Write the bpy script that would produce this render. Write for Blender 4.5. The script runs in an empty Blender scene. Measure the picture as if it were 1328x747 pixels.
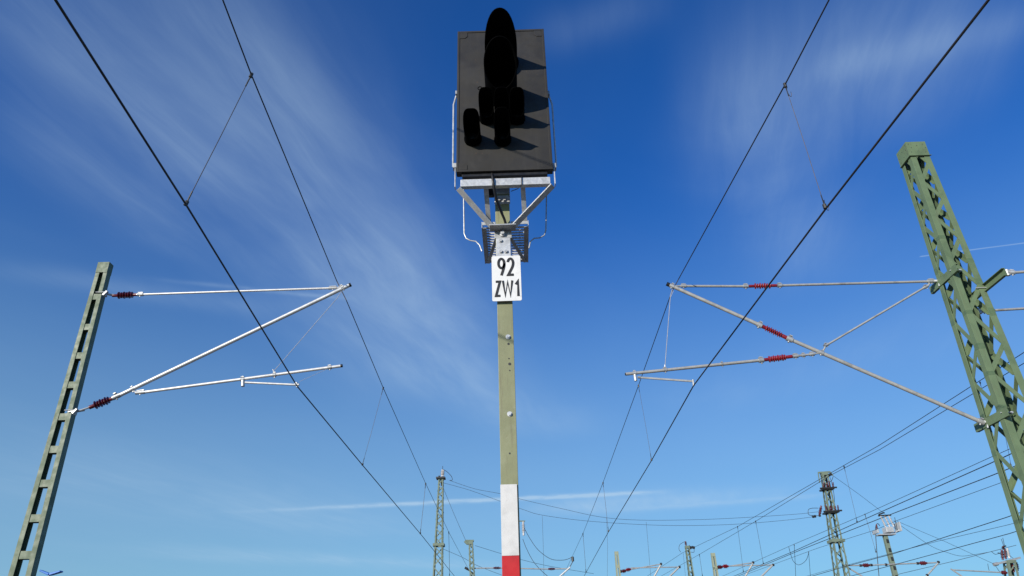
import bpy, bmesh, math, random
from mathutils import Vector, Matrix
random.seed(7)
PI = math.pi
C = bpy.context.scene.collection

# ------------------------------------------------------------------ camera
EYE = 1.7                                   # height of the eye above the ground
FPX, PITCH, ROLL = 936.0, math.radians(27.8), math.radians(1.8)
Fv = Vector((0, math.cos(PITCH), math.sin(PITCH)))
R0 = Vector((1, 0, 0)); U0 = R0.cross(Fv)
Rv = R0*math.cos(ROLL) - U0*math.sin(ROLL)
Uv = R0*math.sin(ROLL) + U0*math.cos(ROLL)
cam_d = bpy.data.cameras.new('camera'); cam = bpy.data.objects.new('camera', cam_d); C.objects.link(cam)
m = Matrix((Rv, Uv, -Fv)).transposed().to_4x4(); m.translation = Vector((0, 0, EYE)); cam.matrix_world = m
cam_d.sensor_width = 36; cam_d.lens = 36*FPX/1328; cam_d.clip_end = 20000; cam_d.clip_start = 0.05
bpy.context.scene.camera = cam

def ray(u, v): return Fv + Rv*((u-664)/FPX) + Uv*((373.5-v)/FPX)
def atY(u, v, Y):                            # photo position + distance ahead -> point in the place
    r = ray(u, v); p = r*(Y/r.y); p.z += EYE; return p
def atZ(u, v, Z):                            # photo position + height over the eye -> point in the place
    r = ray(u, v); p = r*(Z/r.z); p.z += EYE; return p

# ------------------------------------------------------------------ sun, sky, exposure
SUN = Vector((-0.585, -0.745, 0.32)).normalized()     # towards the sun
sun_el = math.asin(SUN.z); sun_rot = math.atan2(SUN.x, SUN.y)
sd = bpy.data.lights.new('sun', 'SUN'); sd.energy = 5.0; sd.angle = math.radians(0.5); sd.color = (1.0, 0.93, 0.82)
so = bpy.data.objects.new('sun', sd); C.objects.link(so); so.rotation_euler = SUN.to_track_quat('Z', 'Y').to_euler(); so.location = (-20, -20, 30)
vs = bpy.context.scene.view_settings
vs.view_transform = 'Standard'; vs.look = 'None'; vs.gamma = 1; vs.use_curve_mapping = False; vs.exposure = 0.0

world = bpy.data.worlds.new("World"); bpy.context.scene.world = world; world.use_nodes = True
nt = world.node_tree; nt.nodes.clear()
def N(t, **k):
    n = nt.nodes.new(t)
    for a, b in k.items(): setattr(n, a, b)
    return n
def put(sock, val):
    if isinstance(val, bpy.types.NodeSocket): nt.links.new(val, sock)
    else: sock.default_value = val
def M(op, a, b=0.0, c=0.0, clamp=False):
    n = N('ShaderNodeMath', operation=op, use_clamp=clamp); put(n.inputs[0], a); put(n.inputs[1], b)
    if op in ('MULTIPLY_ADD', 'SMOOTH_MIN'): put(n.inputs[2], c)
    return n.outputs[0]
def V(op, a, b=(0, 0, 0)):
    n = N('ShaderNodeVectorMath', operation=op); put(n.inputs[0], a)
    if op == 'SCALE': put(n.inputs['Scale'], b)
    else: put(n.inputs[1], b)
    return n.outputs['Value'] if op in ('DOT_PRODUCT', 'LENGTH', 'DISTANCE') else n.outputs['Vector']
def ramp(x, lo, hi, a=0.0, b=1.0):
    n = N('ShaderNodeMapRange', interpolation_type='SMOOTHSTEP'); put(n.inputs[0], x)
    for i, q in zip((1, 2, 3, 4), (lo, hi, a, b)): put(n.inputs[i], q)
    return n.outputs[0]
def noise(vec, scale, detail=5, rough=.55, dist=0.0):
    n = N('ShaderNodeTexNoise'); put(n.inputs['Vector'], vec); put(n.inputs['Scale'], scale); put(n.inputs['Detail'], detail)
    put(n.inputs['Roughness'], rough); put(n.inputs['Distortion'], dist); return n.outputs[0]
sky = N('ShaderNodeTexSky', sky_type='NISHITA', sun_disc=False, sun_elevation=sun_el, sun_rotation=sun_rot,
        altitude=0, air_density=1.0, dust_density=0.35, ozone_density=2.2)
tc = N('ShaderNodeTexCoord').outputs['Generated']
sp = N('ShaderNodeSeparateXYZ'); put(sp.inputs[0], tc)
zz = M('MAXIMUM', sp.outputs[2], 0.03)
cb = N('ShaderNodeCombineXYZ'); put(cb.inputs[0], M('DIVIDE', sp.outputs[0], zz)); put(cb.inputs[1], M('DIVIDE', sp.outputs[1], zz))
P = cb.outputs[0]                                       # position on a flat cirrus layer overhead
def sky_pt(u, v):
    r = ray(u, v); return Vector((r.x/r.z, r.y/r.z, 0))
def streak_coord(a, b):                                 # axes along / across a streak, in cloud-layer units
    d = (b-a).normalized(); n_ = Vector((-d.y, d.x, 0)); o = V('SUBTRACT', P, tuple(a))
    return V('DOT_PRODUCT', o, tuple(d)), V('DOT_PRODUCT', o, tuple(n_)), (b-a).length
def blob(u, v, u2, v2, wid, soft=1.0, warp=None):         # soft elongated region between two sky directions
    a, b = sky_pt(u, v), sky_pt(u2, v2); s, t, L = streak_coord(a, b)
    if warp is not None: t = M('ADD', t, warp)
    tt = M('DIVIDE', t, wid); g = M('EXPONENT', M('MULTIPLY', M('MULTIPLY', tt, tt), -1.0))
    e = M('MULTIPLY', ramp(s, -0.25*L*soft, 0.25*L), ramp(s, 0.7*L, 1.25*L*soft, 1.0, 0.0))
    return M('MULTIPLY', g, e)
a0, b0 = sky_pt(150, 30), sky_pt(520, 420)
s1, t1, L1 = streak_coord(a0, b0)
wob = M('MULTIPLY', M('SUBTRACT', noise(P, 1.6, 3, .5), 0.5), 0.35)
cs = N('ShaderNodeCombineXYZ'); put(cs.inputs[0], M('MULTIPLY', s1, 0.55)); put(cs.inputs[1], M('ADD', M('MULTIPLY', t1, 3.4), wob))
fine = noise(cs.outputs[0], 2.4, 13, .62, .4)
cs2 = N('ShaderNodeCombineXYZ'); put(cs2.inputs[0], M('MULTIPLY', s1, 0.8)); put(cs2.inputs[1], M('MULTIPLY', t1, 1.5)); put(cs2.inputs[2], 3.7)
broad = noise(cs2.outputs[0], 1.5, 6, .5, .5)
tex = M('MULTIPLY', ramp(fine, .27, .76, .56, 1.02), ramp(broad, .25, .75, .45, 1.0))
mask = M('MULTIPLY', blob(150, 0, 560, 500, .27, warp=M('MULTIPLY', wob, .6)), .58)
for args, k in (((290, 0, 630, 480, .13), .35), ((20, 0, 330, 260, .12), .25), ((0, 150, 260, 330, .12), .25), ((930, 130, 1300, 40, .20), .62), ((1060, 90, 1328, 30, .05), .40), ((700, 50, 860, 0, .05), .20),
                ((960, 140, 1060, 360, .14), .42), ((0, 600, 500, 690, .7), .35), ((700, 660, 1000, 640, .30), .7), ((560, 470, 720, 560, .22), .45),
                ((0, 350, 330, 400, .07), .35), ((900, 520, 1250, 420, .3), .18), ((200, 715, 640, 735, .45), .5)):
    mask = M('ADD', mask, M('MULTIPLY', blob(*args), k))
cloud = M('MULTIPLY', mask, tex)
cloud = M('ADD', cloud, M('MULTIPLY', ramp(broad, .35, .8), .03))
# vapour trails: straight lines on the same layer
def trail(u, v, u2, v2, wid, k, rag=.5, fade0=True):
    a, b = sky_pt(u, v), sky_pt(u2, v2); s, t, L = streak_coord(a, b)
    t = M('ADD', t, M('MULTIPLY', M('SUBTRACT', noise(P, 5.0, 3, .5), .5), wid*1.2))
    tt = M('DIVIDE', t, wid); g = M('EXPONENT', M('MULTIPLY', M('MULTIPLY', tt, tt), -1.0))
    e = M('MULTIPLY', ramp(s, 0.0, (.6 if fade0 else .02)*L), ramp(s, .86*L, 1.02*L, 1.0, 0.0))
    lump = ramp(noise(P, 9.0, 4, .6), .3, .65, 1-rag, 1.0)
    return M('MULTIPLY', M('MULTIPLY', g, e), M('MULTIPLY', lump, k))
cloud = M('ADD', cloud, trail(250, 666.5, 875, 637, .060, 1.35))
cloud = M('ADD', cloud, trail(690, 670, 1100, 640, .10, .35))
cloud = M('ADD', cloud, trail(1191, 333, 1420, 303, .0034, .6, .2, False))
cloud = M('ADD', cloud, trail(150, 357, 460, 388, .014, .28, .8))
cloud = M('MULTIPLY', cloud, 1.0, clamp=True)
hz = ramp(sp.outputs[2], .02, .60, .55, 0.0)              # thin mist low in the sky
mix0 = N('ShaderNodeMix', data_type='RGBA'); put(mix0.inputs[0], hz)
skymul = N('ShaderNodeMix', data_type='RGBA', blend_type='MULTIPLY'); put(skymul.inputs[0], 1.0); put(skymul.inputs[6], sky.outputs[0]); tint = N('ShaderNodeMix', data_type='RGBA'); put(tint.inputs[0], ramp(sp.outputs[2], .10, .62)); put(tint.inputs[6], (0.25, 0.83, 1.55, 1)); put(tint.inputs[7], (0.19, 0.80, 1.74, 1)); put(skymul.inputs[7], tint.outputs[2])
put(mix0.inputs[6], skymul.outputs[2]); put(mix0.inputs[7], (4.1, 6.4, 7.0, 1))
mix1 = N('ShaderNodeMix', data_type='RGBA'); put(mix1.inputs[0], M('MULTIPLY', cloud, .62)); put(mix1.inputs[6], mix0.outputs[2]); put(mix1.inputs[7], (5.3, 7.3, 9.3, 1))
bg = N('ShaderNodeBackground'); put(bg.inputs[0], mix1.outputs[2]); bg.inputs[1].default_value = 0.09
wo = N('ShaderNodeOutputWorld'); put(wo.inputs[0], bg.outputs[0])

# ------------------------------------------------------------------ materials
def mat(name, col, rough=.5, metal=0.0, var=.12, scale=8.0, dark=None, amt=0.0, dscale=3.0, bump=0.0, spec=.5, coat=0.0, streak=0.0, scol=(.12, .09, .06)):
    """procedural: colour varied by noise, plus patches of a second colour (dirt, rust, repaint)"""
    global nt
    mt = bpy.data.materials.new(name); mt.use_nodes = True; keep = nt; nt = mt.node_tree
    b = nt.nodes['Principled BSDF']; co = N('ShaderNodeTexCoord').outputs['Object']
    n1 = noise(co, scale, 6, .6)
    mx = N('ShaderNodeMix', data_type='RGBA'); put(mx.inputs[0], ramp(n1, .3, .7))
    put(mx.inputs[6], (*[c*(1-var) for c in col], 1)); put(mx.inputs[7], (*[min(1, c*(1+var)) for c in col], 1)); out = mx.outputs[2]
    if dark:
        m2 = N('ShaderNodeMix', data_type='RGBA'); put(m2.inputs[0], M('MULTIPLY', ramp(noise(co, dscale, 8, .65, .4), .5, .66), amt))
        put(m2.inputs[6], out); put(m2.inputs[7], (*dark, 1)); out = m2.outputs[2]
    if streak:
        mp = N('ShaderNodeMapping'); put(mp.inputs[0], co); mp.inputs['Scale'].default_value = (14, 14, .9)
        m3 = N('ShaderNodeMix', data_type='RGBA'); put(m3.inputs[0], M('MULTIPLY', ramp(noise(mp.outputs[0], 2.2, 6, .6), .52, .72), streak))
        put(m3.inputs[6], out); put(m3.inputs[7], (*scol, 1)); out = m3.outputs[2]
        m4 = N('ShaderNodeMix', data_type='RGBA'); put(m4.inputs[0], M('MULTIPLY', ramp(noise(co, 26, 4, .7), .66, .72), min(1, streak*1.6)))
        put(m4.inputs[6], out); put(m4.inputs[7], (.15, .075, .035, 1)); out = m4.outputs[2]
    put(b.inputs['Base Color'], out); b.inputs['Metallic'].default_value = metal
    put(b.inputs['Roughness'], ramp(noise(co, scale*2.3, 5), .3, .7, rough*.82, min(1, rough*1.15)))
    b.inputs['Specular IOR Level'].default_value = spec; b.inputs['Coat Weight'].default_value = coat
    if bump:
        bp = N('ShaderNodeBump'); put(bp.inputs['Height'], noise(co, scale*6, 4)); bp.inputs['Strength'].default_value = bump; bp.inputs['Distance'].default_value = .004
        put(b.inputs['Normal'], bp.outputs[0])
    nt = keep; return mt
G_POST = mat('post_green_paint', (.215, .225, .120), .55, 0, .08, 5, (.29, .30, .19), .6, 2.6, .2, streak=.45)
G_LEFT = mat('mast_green_paint', (.115, .155, .092), .6, 0, .08, 4, (.155, .19, .125), .55, 1.8, .2, streak=.30)
G_RIGHT = mat('lattice_green_paint', (.128, .185, .096), .6, 0, .07, 4, (.088, .135, .070), .75, 2.1, .2, streak=.30)
G_TOUCH = mat('touch_up_green_paint', (.098, .150, .076), .5, 0, .10, 14)
G_FAR = mat('weathered_green_paint', (.155, .20, .145), .65, 0, .10, 1.5, (.10, .12, .08), .5, .8)
G_PALE = mat('pale_green_paint', (.28, .31, .215), .65, 0, .08, 2, (.20, .20, .15), .4, 1.0)
ZINC = mat('galvanised_steel', (.54, .55, .55), .45, .35, .14, 22, (.33, .34, .34), .6, 9, .15)
ZINC_D = mat('dull_galvanised_steel', (.42, .43, .43), .5, .45, .14, 16, (.24, .25, .25), .5, 7, .15)
ALU = mat('aluminium_tube', (.66, .66, .64), .4, .35, .09, 12, (.46, .46, .44), .5, 5)
ALU_D = mat('weathered_aluminium_tube', (.40, .40, .38), .5, .25, .09, 12, (.25, .25, .24), .7, 4)
RED = mat('red_insulator_glaze', (.215, .010, .016), .32, 0, .12, 12, (.12, .01, .015), .4, 6, 0, .6, .2)
WINE = mat('wine_red_insulator_glaze', (.12, .008, .014), .35, 0, .15, 12, (.06, .006, .010), .5, 8, 0, .5, .1)
DRED = mat('dark_red_insulator_glaze', (.10, .012, .018), .35, 0, .15, 12, (.06, .008, .01), .4, 6, 0, .6)
WIRE = mat('oxidised_copper_wire', (.030, .026, .026), .6, .3, .25, 3)
WIRE2 = mat('dropper_cord', (.13, .11, .10), .6, .3, .25, 9)
WIRE3 = mat('bright_steel_cord', (.45, .45, .46), .5, .4, .15, 9)
DARKM = mat('dark_fitting_metal', (.045, .045, .045), .5, .4, .3, 15)
PLATE = mat('signal_screen_paint', (.020, .0185, .016), .62, 0, .16, 3, (.031, .029, .026), .7, 2.4, .1, .4, streak=.22, scol=(.045, .042, .036))
HOOD = mat('matt_black_hood', (.0022, .0022, .0024), .85, 0, .2, 6, None, 0, 3, 0, .02)
LENS = mat('dark_lens_glass', (.006, .006, .008), .5, 0, .1, 6, None, 0, 3, 0, .2)
WHITE = mat('white_sign_enamel', (.72, .72, .70), .45, 0, .04, 6, (.54, .53, .49), .5, 7, streak=.16, scol=(.42, .40, .35))
REFL = mat('white_reflective_sheet', (.60, .59, .57), .5, 0, .05, 14, (.46, .45, .42), .5, 5, .1, streak=.22, scol=(.34, .32, .28))
REDB = mat('red_reflective_sheet', (.46, .006, .010), .5, 0, .10, 9, (.36, .008, .010), .6, 5, streak=.2, scol=(.20, .03, .02))
INK = mat('black_lettering_paint', (.012, .012, .012), .5, 0, .1, 9)
BLACKP = mat('black_plastic', (.012, .012, .013), .4, 0, .2, 9)
BLUEP = mat('blue_lamp_paint', (.03, .17, .55), .4, 0, .1, 9)
CERAM = mat('pale_grey_insulator', (.50, .48, .47), .35, 0, .1, 9)
GRAV = mat('trackside_gravel', (.13, .115, .10), .9, 0, .35, 9, (.12, .10, .08), .7, .6, .6)

# ------------------------------------------------------------------ mesh helpers
def frame(d, up=None):
    d = d.normalized(); up = Vector(up) if up is not None else (Vector((0, 0, 1)) if abs(d.z) < .9 else Vector((0, 1, 0)))
    x = d.cross(up).normalized(); y = x.cross(d).normalized(); return x, y, d
class MB:
    def __init__(s): s.bm = bmesh.new()
    def face(s, vs):
        try: return s.bm.faces.new(vs)
        except ValueError: return None
    def loft(s, rings, cap=True, closed=True):
        R = [[s.bm.verts.new(p) for p in r] for r in rings]; n = len(R[0])
        for a, b in zip(R, R[1:]):
            for i in range(n if closed else n-1): s.face((a[i], a[(i+1) % n], b[(i+1) % n], b[i]))
        if cap and closed: s.face(R[0][::-1]); s.face(R[-1])
        return R
    def prism(s, p0, p1, prof, up=None, prof1=None):       # 2-D profile swept p0 -> p1 (x: side, y: up)
        p0, p1 = Vector(p0), Vector(p1); x, y, d = frame(p1-p0, up)
        prof1 = prof1 or prof
        s.loft([[p0+x*a+y*b for a, b in prof], [p1+x*a+y*b for a, b in prof1]]); return s
    def bar(s, p0, p1, w, h, up=None, w1=None, h1=None):
        f = lambda w, h: [(-w/2, -h/2), (w/2, -h/2), (w/2, h/2), (-w/2, h/2)]
        return s.prism(p0, p1, f(w, h), up, f(w1 or w, h1 or h))
    def box(s, lo, hi):
        (a, b, c), (d, e, f) = lo, hi
        return s.bar(((a+d)/2, b, (c+f)/2), ((a+d)/2, e, (c+f)/2), abs(d-a), abs(f-c), (0, 0, 1))
    def angle(s, p0, p1, a, t, xd, yd, a1=None):            # L profile, flanges along the two given directions
        p0, p1, xd, yd = map(Vector, (p0, p1, xd, yd)); pr = lambda a: [(0, 0), (a, 0), (a, t), (t, t), (t, a), (0, a)]
        s.loft([[p0+xd*u+yd*v for u, v in pr(a)], [p1+xd*u+yd*v for u, v in pr(a1 or a)]]); return s
    def tube(s, p0, p1, r, n=12, r1=None):
        p0, p1 = Vector(p0), Vector(p1); x, y, d = frame(p1-p0); r1 = r if r1 is None else r1
        s.loft([[p+(x*math.cos(2*PI*i/n)+y*math.sin(2*PI*i/n))*q for i in range(n)] for p, q in ((p0, r), (p1, r1))]); return s
    def path(s, pts, r, n=8):
        pts = [Vector(p) for p in pts]; rings = []; px = None
        for i, p in enumerate(pts):
            d = (pts[min(i+1, len(pts)-1)]-pts[max(i-1, 0)]).normalized()
            if px is None: px = frame(d)[0]
            px = (px-d*px.dot(d)).normalized(); y = d.cross(px)
            rings.append([p+(px*math.cos(2*PI*k/n)+y*math.sin(2*PI*k/n))*r for k in range(n)])
        s.loft(rings); return s
    def lathe(s, p0, p1, prof, n=16):                      # prof: (fraction along, radius)
        p0, p1 = Vector(p0), Vector(p1); x, y, d = frame(p1-p0)
        s.loft([[p0+(p1-p0)*t+(x*math.cos(2*PI*i/n)+y*math.sin(2*PI*i/n))*max(r, 1e-4) for i in range(n)] for t, r in prof]); return s
    def bolt(s, p, d, r=.012, h=.012):
        p, d = Vector(p), Vector(d).normalized(); s.tube(p, p+d*h*.4, r*1.5, 12); s.tube(p+d*h*.4, p+d*h*1.4, r, 6); return s
    def build(s, name, mtl, parent=None, bevel=0, smooth=False, label=None):
        me = bpy.data.meshes.new(name); bmesh.ops.recalc_face_normals(s.bm, faces=s.bm.faces[:]); 
        if parent is not None and parent.name in ORIG: bmesh.ops.translate(s.bm, verts=s.bm.verts[:], vec=-ORIG[parent.name])
        s.bm.to_mesh(me); s.bm.free(); me.materials.append(mtl)
        o = bpy.data.objects.new(name, me); C.objects.link(o)
        if parent is not None:
            o.parent = parent; ORIG[o.name] = ORIG.get(parent.name, Vector())
        if smooth:
            me.polygons.foreach_set('use_smooth', [True]*len(me.polygons))
            me.update()
            for e in me.edges: pass
            md = None
            try: me.set_sharp_from_angle(angle=math.radians(40))
            except Exception: pass
        if bevel:
            b = o.modifiers.new('bevel', 'BEVEL'); b.width = bevel; b.segments = 2; b.limit_method = 'ANGLE'
        if label: o['label'] = label
        return o
ORIG = {}
def tag(o, label, cat, group=None, kind=None):
    if label: o['label'] = label
    if cat: o['category'] = cat
    if group: o['group'] = group
    if kind: o['kind'] = kind
    return o
def thing(name, label, cat, loc, group=None):
    o = bpy.data.objects.new(name, None); o.empty_display_size = .2; C.objects.link(o); o.location = loc; ORIG[o.name] = Vector(loc); return tag(o, label, cat, group)
def sheds(t0, t1, n, r, rs, core):                          # profile of a shedded insulator
    pr = [(t0, core)]
    for i in range(n):
        a = t0+(t1-t0)*(i+.15)/n; w = (t1-t0)/n; q = r if i % 2 == 0 else rs
        pr += [(a, core), (a+w*.32, q*.96), (a+w*.42, q), (a+w*.52, q*.95), (a+w*.68, core)]
    return pr+[(t1, core)]
def insulator(name, p0, p1, r, core, parent, mtl=RED, n=7, caps=True):
    o = MB().lathe(p0, p1, [(0, core*1.15), (.17, core*1.15)]+sheds(.19, .79, n, r, r*.86, core)+[(.81, core*1.15), (1, core*1.15)], 18).build(name, mtl, parent, smooth=True)
    return o
def lerp(a, b, t): return Vector(a)*(1-t)+Vector(b)*t

# ------------------------------------------------------------------ ground
g = MB(); n = 24; S = 3000
g.loft([[Vector((x*S, y*S, 0.0)) for x in (-1, -.1, -.02, .02, .1, 1)] for y in (-1, -.1, -.02, .02, .1, 1)], cap=False, closed=False)
tag(g.build('ground', GRAV), None, None, None, 'structure')

# ------------------------------------------------------------------ the light signal
PX, PYF = -.064, 5.42                                       # post axis, front flange
sig = thing('light_signal', 'tall railway light signal with black hooded screen on a green post, number plate 92 ZW1', 'railway signal', (PX, PYF+.07, 0))
hw = .065; zt = atY(653, 241, PYF).z
p = MB()
p.box((PX-hw, PYF, 0), (PX+hw, PYF+.012, zt)); p.box((PX-hw, PYF+.128, 0), (PX+hw, PYF+.14, zt)); p.box((PX-.004, PYF+.0125, 0), (PX+.004, PYF+.1275, zt))
post = p.build('post', G_POST, sig, bevel=.003)
for (u, v, r) in ((659, 437, .014), (661, 537, .014)):
    q = atY(u, v, PYF-.001); MB().bolt(q, (0, -1, 0), r, .012).build('bolt', ZINC, post, smooth=True)
for (u, v, r) in ((659.5, 446, .010), (660, 465, .006), (661, 472, .012), (661, 480.5, .006), (661, 588, .007)):
    q = atY(u, v, PYF); h = MB(); h.tube((q.x, PYF-.0015, q.z), (q.x, PYF+.004, q.z), r, 16)
    h.build('bolt_hole', DARKM, post, smooth=True)
# post head: galvanised collar plates
z = lambda v, Y=PYF: atY(655, v, Y).z
c = MB().box((PX-.07, PYF-.008, z(265)), (PX+.067, PYF-.001, z(254))).build('head_plate', ZINC, sig, bevel=.001)
for dx in (-.028, .02): MB().bolt((PX+dx, PYF-.008, z(260.5)), (0, -1, 0), .012, .012).build('bolt', ZINC_D, c, smooth=True)
MB().box((PX-.072, PYF-.014, z(252)), (PX+.072, PYF+.16, z(240))).build('post_cap', ZINC_D, sig, bevel=.004)
c = MB().box((PX-.062, PYF-.008, z(333)), (PX+.062, PYF-.001, z(306))).build('clamp_plate', ZINC, sig, bevel=.001)
for dx, vz in ((-.022, 327), (.024, 327), (-.022, 313)): MB().bolt((PX+dx, PYF-.008, z(vz)), (0, -1, 0), .013, .012).build('bolt', ZINC_D, c, smooth=True)
# bracket shoe that the struts land on
zb = z(300); 
k = MB().box((PX-.115, PYF-.11, zb-.002), (PX+.115, PYF-.001, zb+.010))
k.box((PX-.075, PYF-.0095, zb-.075), (PX+.075, PYF-.0085+.006, zb-.0025))
shoe = k.build('bracket_shoe', ZINC_D, sig, bevel=.002)
MB().bolt((PX-.005, PYF-.013, zb-.035), (0, -1, 0), .018, .022).build('bolt', ZINC, shoe, smooth=True)
# number plate
NY = PYF-.035
a, b_ = atY(635.2, 332.5, NY), atY(679.2, 389.5, NY); cx = (a.x+b_.x)/2; W = .2475; H = a.z-b_.z; z0 = b_.z; cz = z0+H/2
def rrect(w, h, r, n=5):
    out = []
    for (sx, sy, a0) in ((1, 1, 0), (-1, 1, 90), (-1, -1, 180), (1, -1, 270)):
        for i in range(n+1):
            t = math.radians(a0+90*i/n); out.append((sx*(w/2-r)+r*math.cos(t), sy*(h/2-r)+r*math.sin(t)))
    return out
pl = MB(); ring = rrect(W, H, .014)
pl.loft([[Vector((cx+x, NY+dy, cz+y)) for x, y in ring] for dy in (0, .004)])
plate = pl.build('number_plate', WHITE, sig, bevel=.0008)
MB().box((PX-.05, NY+.005, cz+.05), (PX+.05, PYF-.001, cz+.09)).build('plate_bracket', ZINC_D, plate)
def strokes(mb, lines, ox, oz, sx, sz, w, yy):
    """lettering strokes with mitred corners, in glyph units 0..1"""
    for ln in lines:
        closed = ln[0] == ln[-1] and len(ln) > 3
        pts = [Vector((ox+x*sx, oz+y*sz)) for x, y in (ln[:-1] if closed else ln)]; n = len(pts); L = []; R = []
        for i, q in enumerate(pts):
            a = pts[i-1] if (i or closed) else None; c2 = pts[(i+1) % n] if (i < n-1 or closed) else None
            d0 = (q-a).normalized() if a is not None else (c2-q).normalized(); d1 = (c2-q).normalized() if c2 is not None else d0
            nn = Vector((-d0.y-d1.y, d0.x+d1.x)).normalized(); kk = w/2/max(.42, nn.dot(Vector((-d0.y, d0.x))))
            L.append(q+nn*kk); R.append(q-nn*kk)
        idx = range(n if closed else n-1)
        for i in idx:
            j = (i+1) % n
            quad = [L[i], L[j], R[j], R[i]]
            f0 = [mb.bm.verts.new((v.x, yy, v.y)) for v in quad]; f1 = [mb.bm.verts.new((v.x, yy+.0014, v.y)) for v in quad]
            mb.face(f0); mb.face(f1[::-1])
            for t in range(4): mb.face((f0[t], f1[t], f1[(t+1) % 4], f0[(t+1) % 4]))
def arc(cx, cy, rx, ry, a0, a1, n=12): return [(cx+rx*math.cos(math.radians(a0+(a1-a0)*i/n)), cy+ry*math.sin(math.radians(a0+(a1-a0)*i/n))) for i in range(n+1)]
G = {
 '9': [arc(.5, .70, .40, .26, 0, 360, 28)[:-1]+[(.9, .70)], [(.90, .70), (.89, .58), (.80, .42), (.66, .25), (.47, .035)]],
 '2': [arc(.5, .70, .38, .255, 165, 0, 12)+[(.86, .60), (.78, .48), (.14, .06), (.14, .05), (.92, .05)]],
 'Z': [[(.10, .95), (.86, .95), (.12, .05), (.90, .05)]],
 'W': [[(.04, 1.0), (.25, .05), (.5, .93), (.75, .05), (.96, 1.0)]],
 '1': [[(.22, .74), (.62, .955), (.62, 0)]],
}
G['2'] = [arc(.5, .70, .38, .255, 165, 0, 14)+[(.85, .60), (.74, .47), (.17, .055), (.92, .055)]]
XL = cx-W/2
for ch, fx, ow, lead, oz, oh, sw in (('9', .190, .0616, .1, .545, .405, .0222), ('2', .510, .0616, .12, .545, .405, .0222), ('Z', .085, .0470, .1, .095, .345, .0205), ('W', .335, .0860, .04, .095, .345, .0190), ('1', .765, .0500, .22, .095, .345, .0208)):
    q = MB(); strokes(q, G[ch], XL+fx*W+sw/2-lead*ow, z0+oz*H, ow, oh*H, sw, NY-.0030)
    q.build('painted_character', INK, plate)
# red and white marker board
my = PYF-.012
mb_ = MB().box((PX-.068, my, atY(663, 720.5, my).z+.0), (PX+.055, my+.006, atY(663, 628, my).z)).build('marker_board', REFL, sig, bevel=.001, label='white reflective panel of the marker board')
zr = atY(663, 720.5, my).z
MB().box((PX-.068, my, zr-.42), (PX+.055, my+.006, zr-.001)).build('marker_board', REDB, sig, bevel=.001, label='red reflective panel of the marker board')
MB().box((PX-.068, my, zr-.42-.42), (PX+.055, my+.006, zr-.421)).build('marker_board', REFL, sig, bevel=.001)

# screen
SY = 5.15
tl, tr, bl_, br = atY(595, 40, SY), atY(705.5, 39, SY), atY(590, 222, SY), atY(717, 221, SY)
x0, x1 = (tl.x+bl_.x)/2, (tr.x+br.x)/2; zb0, zt0 = (bl_.z+br.z)/2, (tl.z+tr.z)/2
screen = MB().box((x0, SY, zb0), (x1, SY+.075, zt0)).build('signal_screen', PLATE, sig, bevel=.006)
f = MB(); e = .022
f.box((x0, SY-.006, zb0), (x0+e, SY-.0005, zt0)); f.box((x1-e, SY-.006, zb0), (x1, SY-.0005, zt0)); f.box((x0+e+.001, SY-.006, zb0), (x1-e-.001, SY-.0005, zb0+e)); f.box((x0+e+.001, SY-.006, zt0-e), (x1-e-.001, SY-.0005, zt0))
f.build('screen_rim', PLATE, screen, bevel=.002)
for sx, sz in ((x0, zb0), (x1, zb0), (x0, zt0), (x1, zt0)):
    ix = 1 if sx == x0 else -1; iz = 1 if sz == zb0 else -1
    q = MB(); prof = [(0, 0), (.075, 0), (.075, .05), (.05, .075), (0, .075)]
    q.loft([[Vector((sx+ix*(e+.001+a), SY-dy, sz+iz*(e+.001+b))) for a, b in prof] for dy in (.0005, .005)]); q.build('corner_gusset', PLATE, screen, bevel=.001)
# back boxes under the screen
u = MB().box((x0+.05, SY+.02, zb0-.035), (x1-.05, SY+.074, zb0-.001)); u.build('lower_rail', BLACKP, screen, bevel=.002)
def hood(u0, u1, vbot, vtip, kind):
    """open-bottomed tunnel hood on the screen: outer edges u0..u1, foot at vbot, outer tip at vtip"""
    uc = (u0+u1)/2; pb = atY(uc, vbot, SY); r = (atY(u1, vbot-8, SY).x-atY(u0, vbot-8, SY).x)/2
    if kind != 's': r *= .99
    zc = pb.z+r; zt_ = zc+r
    rt = ray(uc, vtip); Yt = rt.y*(zt_-EYE)/rt.z; L = SY-Yt; xc = pb.x
    def ext(ph):
        u_ = (1-math.cos(ph))/2
        if kind == 'long': return L*max(.12, 1-1.40*u_**1.12)
        if kind == 'tunnel': return L*max(.15, 1-.62*u_)
        return L*(1-.72*u_**1.3)
    ex = 1.0 if kind in ('long', 'tunnel') else .66
    sg = lambda c: math.copysign(abs(c)**ex, c)
    q = MB(); n = 40; rings = []
    for rad, ts in ((r, (0, .33, .66, 1)), (r*.94, (1, .66, .33, .02))):
        for t in ts: rings.append([Vector((xc+rad*sg(math.sin(2*PI*i/n)), SY-.004-t*ext(2*PI*i/n), zc+rad*sg(math.cos(2*PI*i/n)))) for i in range(n)])
    q.loft(rings, cap=False)
    ho = q.build('lamp_hood', HOOD, sig, smooth=True)
    # mounting ring and lens
    MB().tube((xc, SY-.0065, zc), (xc, SY-.022, zc), r*1.10, 32).build('mounting_ring', HOOD, ho, smooth=True)
    pr = [(0, r*.9), (.35, r*.82), (.7, r*.55), (.93, r*.2), (1, .001)]
    MB().lathe((xc, SY-.024, zc), (xc, SY-.05, zc), pr, 28).build('lens', LENS, ho, smooth=True)
    return Vector((xc, Yt, zt_)), r, L
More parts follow.
